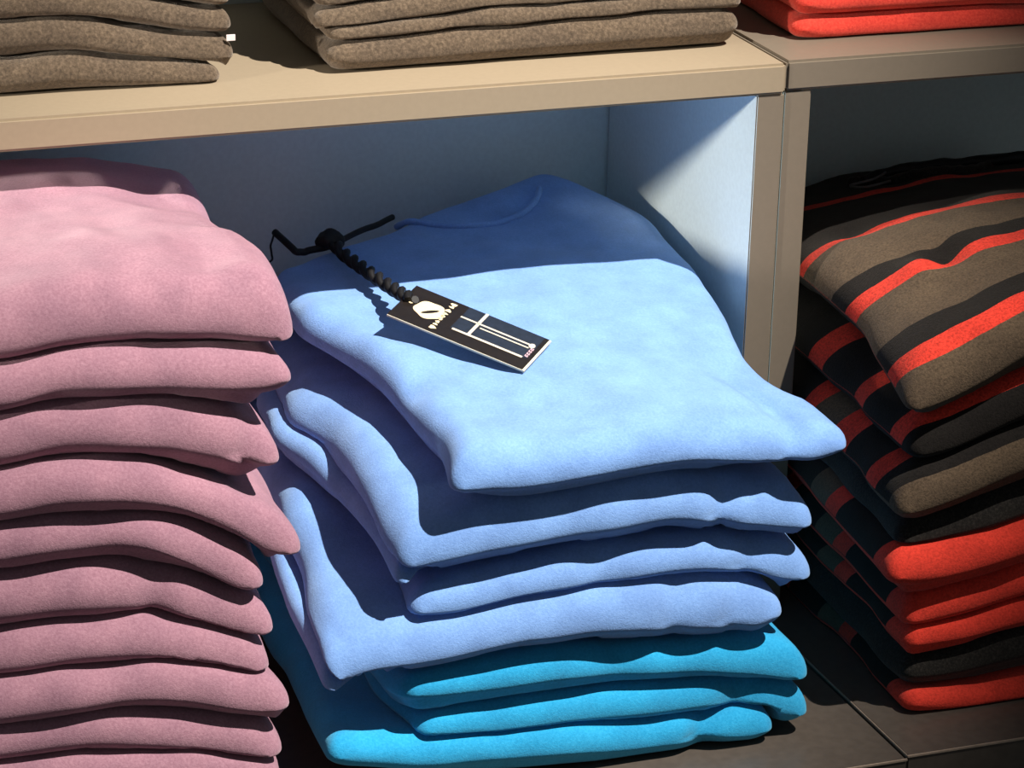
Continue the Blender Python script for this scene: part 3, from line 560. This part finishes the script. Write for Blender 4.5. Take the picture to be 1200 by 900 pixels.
LABELS = {
    'blue': ['lowest turquoise folded sweater, lying on the base board with a curled right end',
             'turquoise folded sweater in the middle of the three turquoise ones below the blue',
             'turquoise folded sweater directly under the lowest blue sweater',
             'blue folded sweater jutting furthest left, lying on the turquoise ones',
             'blue folded sweater third from the top of the blue pile, with a thin front roll',
             'blue folded sweater directly under the topmost blue one, with a bright wavy left rim',
             'pale blue folded sweater on top of the blue pile, carrying the hang tag'],
    'striped': ['red folded sweater lying on the base board at the bottom of the striped pile',
                'dark charcoal folded sweater between the lowest red one and the thin red one',
                'thin red folded sweater above the dark charcoal one low in the striped pile',
                'red folded sweater in the middle of three adjoining red ones below the black fold',
                'red folded sweater directly under the black fold of the striped pile',
                'black folded sweater between the brown front roll and the red sweaters',
                'striped folded sweater showing a rolled brown front edge above the black one',
                'dark folded sweater in shade directly under the topmost striped sweater',
                'brown and black folded sweater with coral stripes on top of the right pile'],
    'red_top': ['coral red folded sweater lying directly on the right upper shelf',
                'coral red folded sweater second up on the right upper shelf, cut by the photo edge',
                'coral red folded sweater third up on the right upper shelf, above the photo edge',
                'coral red folded sweater second from the top of the right upper shelf pile',
                'coral red folded sweater topmost in the right upper shelf pile'],
}


def from_bottom(i):
    return 'lowest' if i == 0 else ORD[i] + ' from the bottom'


GROUP = {'mauve': 'mauve sweaters in the left pile', 'blue': 'blue and turquoise sweaters in the middle pile', 'striped': 'striped and red sweaters in the right pile',
         'brown_left': 'brown sweaters on the left of the upper shelf', 'brown_right': 'brown sweaters in the middle of the upper shelf', 'red_top': 'red sweaters on the upper right shelf'}
GARMENT = {}
PILES = {}
for key, layers in STACKS.items():
    upper = key in ('brown_left', 'brown_right', 'red_top')
    z0 = (0.0003 if upper else HB + 0.0004) + (0.0012 if key in ('striped', 'red_top') else 0.0)
    pile = Pile(-0.75, 0.45, -0.30, 0.30, z0)
    PILES[key] = pile
    n = len(layers)
    for i, d in enumerate(layers):
        mat = M[d.get('mat', 'mauve')]
        fold_mesh = None
        if 'fold' in d:
            # the garment's own lower fold, peeping out on the left under the rolled top
            f = d['fold']
            st = f['start']
            fl = [(st[0], st[1] + 0.003, st[2], f['th'])] + [(p[0] + 0.004, p[1] + 0.016, p[2] - 0.008, f['th']) for p in d['front'][1:-1]]
            bk = [(p[0], p[1] - 0.01, p[2] - 0.012, f['th']) for p in d['back']]
            fold_mesh = garment_mesh('lower_fold', dict(front=fl, back=bk, left=f['left'], seed=d['seed'] + 100, amp=0.003), pile, mat, nu=64, nv=52, rho=0.006)
        me = garment_mesh('folded_sweater', d, pile, mat)
        o = link('folded_sweater', me, None, [mat])
        if key == 'mauve':
            lab = 'mauve folded sweater, %s in the tall mauve pile at the left' % place_word(i, n)
        elif key == 'brown_left':
            lab = 'brown folded sweater, %s, in the far left pile on the upper shelf' % from_bottom(i)
        elif key == 'brown_right':
            lab = 'brown folded sweater, %s, in the upper shelf middle pile' % from_bottom(i)
        else:
            lab = LABELS[key][i]
        tag(o, lab, 'sweater', GROUP[key])
        if fold_mesh:
            link('lower_fold', fold_mesh, o, [mat])
        GARMENT[key, i] = o


def on(key, x, y, dz=0.0):
    return Vector((x, y, float(PILES[key].at(np.array([x]), np.array([y]))[0]) + dz))


# ------------------------------------------------------------------ sweater details
blue_top = GARMENT['blue', 6]
striped_top = GARMENT['striped', 8]


def neckline(parent, key, cx, cy, rx, ry, mat, r=0.0035, a0=200, a1=340, n=12):
    """Ribbed neckband lying on the back of a folded sweater."""
    pts = []
    for k in range(n + 1):
        a = math.radians(a0 + (a1 - a0) * k / n)
        pts.append(on(key, cx + rx * math.cos(a), cy + ry * math.sin(a), 0.0))
    o = tube('collar', pts, [r] * len(pts), mat, parent, sides=12, twist=0.08)
    return o


neckline(blue_top, 'blue', -0.150, 0.190, 0.055, 0.050, M['blue'], 0.0022)
neckline(striped_top, 'striped', 0.190, 0.175, 0.060, 0.045, M['charcoal'], 0.0045)

# small white care label peeping out between two brown sweaters
o = box('care_label', (-0.3533, 0.052, 0.0246), (-0.348, 0.0535, 0.0281), M['label'], GARMENT['brown_left', 1], bevel=0.0)

# ------------------------------------------------------------------ hang tag on the blue sweater
A, B_, C_, D_ = Vector((-0.2819, -0.0283, -0.129)), Vector((-0.2423, -0.0045, -0.129)), Vector((-0.1758, -0.0692, -0.15)), Vector((-0.2138, -0.0843, -0.153))
ex = ((D_ - A) + (C_ - B_)) * 0.5
ey = ((B_ - A) + (C_ - D_)) * 0.5
LEN, WID = ex.length, ey.length
ex.normalize()
ey = (ey - ex * ey.dot(ex)).normalized()
ez = ex.cross(ey).normalized()
ctr = (A + B_ + C_ + D_) * 0.25
org = ctr - ex * LEN * 0.5 - ey * WID * 0.5
# lift the card just clear of the cloth where it lies lowest
gap = min((org + ex * LEN * a + ey * WID * b).z - on('blue', *(org + ex * LEN * a + ey * WID * b).xy).z
          for a in (0, 0.25, 0.5, 0.75, 1) for b in (0, 0.5, 1))
org += Vector((0, 0, max(0.0, 0.0020 - gap)))
FR_T = Matrix((ex, ey, ez)).transposed().to_4x4()
FR_T.translation = org
tag_root = empty('hang_tag', 'black and navy hang tag with gold crest lying on the pale blue sweater', 'tag', None, org)
UNPAR = Matrix.Translation(-Vector(org))


def on_card(name, polys, z0, z1, mat, parent=None):
    """Flat prints and sheets: outlines in card lengths (0..1, 0..1) extruded from z0 to z1."""
    bm = bmesh.new()
    for poly in polys:
        lo = [bm.verts.new(FR_T @ Vector((a * LEN, b * WID, z0))) for a, b in poly]
        hi = [bm.verts.new(FR_T @ Vector((a * LEN, b * WID, z1))) for a, b in poly]
        bm.faces.new(hi)
        bm.faces.new(lo[::-1])
        for i in range(len(poly)):
            j = (i + 1) % len(poly)
            bm.faces.new((lo[i], lo[j], hi[j], hi[i]))
    bmesh.ops.recalc_face_normals(bm, faces=bm.faces[:])
    me = bpy.data.meshes.new(name)
    bm.to_mesh(me)
    bm.free()
    o = link(name, me, parent or tag_root, [mat])
    o.matrix_parent_inverse = UNPAR
    return o


def rect(a0, b0, a1, b1):
    return [(a0, b0), (a1, b0), (a1, b1), (a0, b1)]


def blob(ca, cb, ra, rb, n=20, lob=0, amt=0.0, ph=0.0):
    return [(ca + ra / LEN * math.cos(t) * (1 + amt * math.cos(lob * t + ph)), cb + rb / WID * math.sin(t) * (1 + amt * math.cos(lob * t + ph)))
            for t in [2 * math.pi * k / n for k in range(n)]]


card = on_card('card', [rect(0, 0, 1, 1)], -0.0012, 0.0, M['card_edge'])
on_card('printed_face', [rect(0.0, 0.012, 0.985, 1.0)], 0.0, 0.00025, M['card_black'])
on_card('navy_panel', [rect(0.40, 0.30, 0.525, 0.99), rect(0.54, 0.30, 0.955, 0.99)], 0.0003, 0.0004, M['card_navy'])
z0, z1 = 0.00045, 0.00065
# crest: a lobed shield round a dark slit, a crown on top and a scroll beneath
shield = []
outer = blob(0.205, 0.50, 0.0098, 0.0100, 40, 5, 0.06, 1.2)
inner = []
for k in range(40):
    q = 2 * math.pi * k / 40
    p, w = 0.0064 * math.cos(q), 0.0015 * math.sin(q)
    inner.append((0.215 + (0.65 * p + 0.755 * w) / LEN, 0.47 + (0.755 * p - 0.65 * w) / WID))
inner = inner[::-1]
start = min(range(40), key=lambda i: (inner[i][0] - outer[0][0]) ** 2 + (inner[i][1] - outer[0][1]) ** 2)
inner = inner[start:] + inner[:start]
for k in range(40):
    j = (k + 1) % 40
    shield.append([outer[k], outer[j], inner[j], inner[k]])
on_card('crest', shield + [blob(0.062, 0.55, 0.0018, 0.0028, 10)], z0, z1, M['gold'])
# line of small gold lettering under the crest, too blurred to read
glyphs = []
rnd = random.Random(5)
for k, (b, w, h) in enumerate(((0.13, 0.0022, 0.0022), (0.23, 0.0012, 0.0016), (0.31, 0.0016, 0.0014), (0.40, 0.0012, 0.0016), (0.49, 0.0016, 0.0014),
                               (0.58, 0.0013, 0.0016), (0.68, 0.0018, 0.0020), (0.80, 0.0012, 0.0018), (0.88, 0.0018, 0.0022))):
    glyphs.append(blob(0.305, b, h, w, 8, 3, 0.25, k * 1.3))
on_card('lettering', glyphs, z0, z1, M['gold'])
# windowpane check of cream lines
on_card('check_line', [rect(0.415, 0.270, 0.925, 0.318)], z0, z1, M['cream'])
on_card('check_line', [rect(0.400, 0.650, 0.925, 0.688)], z0, z1, M['cream'])
on_card('check_line', [rect(0.560, 0.560, 0.915, 0.590)], z0, z1, M['cream'])
on_card('check_line', [rect(0.520, 0.318, 0.542, 0.995)], z0, z1, M['cream'])
# blurred pinkish lettering at the lower end
glyphs = []
for k, b in enumerate((0.34, 0.41, 0.48, 0.55)):
    glyphs.append(rect(0.930, b, 0.955, b + 0.02))
    glyphs.append(rect(0.930, b, 0.938, b + 0.05))
    glyphs.append(rect(0.944, b + 0.03, 0.952, b + 0.05))
on_card('lettering', glyphs, z0, z1, M['pink'])
on_card('lettering', [blob(0.925, 0.655, 0.0020, 0.0028, 14)], z0, z1 + 0.0001, M['cream'])


def cord(name, pts, r, parent=tag_root, strands=1, pitch=0.012, mat='black_cord'):
    reach = r * (2.2 if strands > 1 else 1.0) + 0.0018
    fine = []
    for i in range(len(pts) - 1):
        for k in range(3):
            fine.append(Vector(pts[i]).lerp(Vector(pts[i + 1]), k / 3))
    fine.append(Vector(pts[-1]))
    pts = []
    for p in fine:
        near = max(on('blue', p.x + dx, p.y + dy).z for dx in (-0.004, 0, 0.004) for dy in (-0.004, 0, 0.004))
        pts.append(Vector((p.x, p.y, max(p.z, near + reach))))
    if strands == 1:
        o = tube(name, pts, [r] * len(pts), M[mat], parent, sides=10)
        o.matrix_parent_inverse = UNPAR
        return
    P = [Vector(p) for p in pts]
    dense = []
    for i in range(len(P) - 1):
        for k in range(8):
            dense.append(P[i].lerp(P[i + 1], k / 8))
    dense.append(P[-1])
    for s in range(strands):
        q, run = [], 0.0
        for i, p in enumerate(dense):
            if i:
                run += (p - dense[i - 1]).length
            t = (dense[min(i + 1, len(dense) - 1)] - dense[max(i - 1, 0)]).normalized()
            n = t.cross(Vector((0, 0, 1))).normalized()
            b = t.cross(n)
            a = 2 * math.pi * (run / pitch + s / strands)
            q.append(p + (n * math.cos(a) + b * math.sin(a)) * r * 0.95)
        o = tube(name, q, [r] * len(q), M[mat], parent, sides=8)
        o.matrix_parent_inverse = UNPAR


hole = FR_T @ Vector((0.062 * LEN, 0.53 * WID, 0.002))
KN = (-0.2626, 0.1268, -0.138)
cord('braided_cord', [hole, (-0.2557, 0.0236, -0.1335), (-0.2582, 0.0608, -0.135), (-0.2608, 0.0956, -0.136), KN], 0.0025, strands=2, pitch=0.028)
cord('cord_tail', [KN, (-0.2434, 0.1426, -0.1375), (-0.2227, 0.1585, -0.137), (-0.2036, 0.1759, -0.1385)], 0.0021)
cord('cord_tail', [KN, (-0.2785, 0.1246, -0.14), (-0.2873, 0.1242, -0.1385), (-0.292, 0.1337, -0.134), (-0.2954, 0.1459, -0.131)], 0.0024)
cord('thread_loop', [(-0.2954, 0.1459, -0.131), (-0.3028, 0.1305, -0.135), (-0.3055, 0.1174, -0.14), (-0.3138, 0.1109, -0.143), (-0.3244, 0.1098, -0.144)], 0.0007)
bm = bmesh.new()
bmesh.ops.create_icosphere(bm, subdivisions=3, radius=1.0)
for v in bm.verts:
    w = 1 + 0.18 * math.sin(4.1 * v.co.x + 2.0 * v.co.z) * math.cos(3.3 * v.co.y)
    v.co = Vector(KN) + Vector((v.co.x * 0.0098, v.co.y * 0.0070, v.co.z * 0.0068)) * w
for f in bm.faces:
    f.smooth = True
low = max(on('blue', v.co.x, v.co.y).z for v in bm.verts) + 0.0015 - min(v.co.z for v in bm.verts)
for v in bm.verts:
    v.co.z += max(0.0, low)
me = bpy.data.meshes.new('knot')
bm.to_mesh(me)
bm.free()
o = link('knot', me, tag_root, [M['black_cord']])
o.matrix_parent_inverse = UNPAR

# ------------------------------------------------------------------ cord lying on the striped sweater
strip = [on('striped', x, y, 0.004) for x, y in ((0.135, 0.145), (0.158, 0.150), (0.185, 0.142), (0.215, 0.148), (0.250, 0.145), (0.275, 0.15))]
rc = empty('tag_cord', 'black cord with a thin loop lying at the back of the striped sweater', 'cord', None, strip[0])
o = tube('cord', strip, [0.0025, 0.004, 0.0045, 0.004, 0.0045, 0.003], M['black_cord'], rc, sides=10, twist=0.15)
o.matrix_parent_inverse = Matrix.Translation(-strip[0])
lp = [on('striped', x, y, z) for x, y, z in ((0.155, 0.148, 0.006), (0.138, 0.135, 0.005), (0.122, 0.138, 0.003), (0.128, 0.126, 0.002), (0.150, 0.132, 0.002))]
o = tube('thread_loop', lp, [0.0009] * 5, M['grey_thread'], rc, sides=8)
o.matrix_parent_inverse = Matrix.Translation(-strip[0])
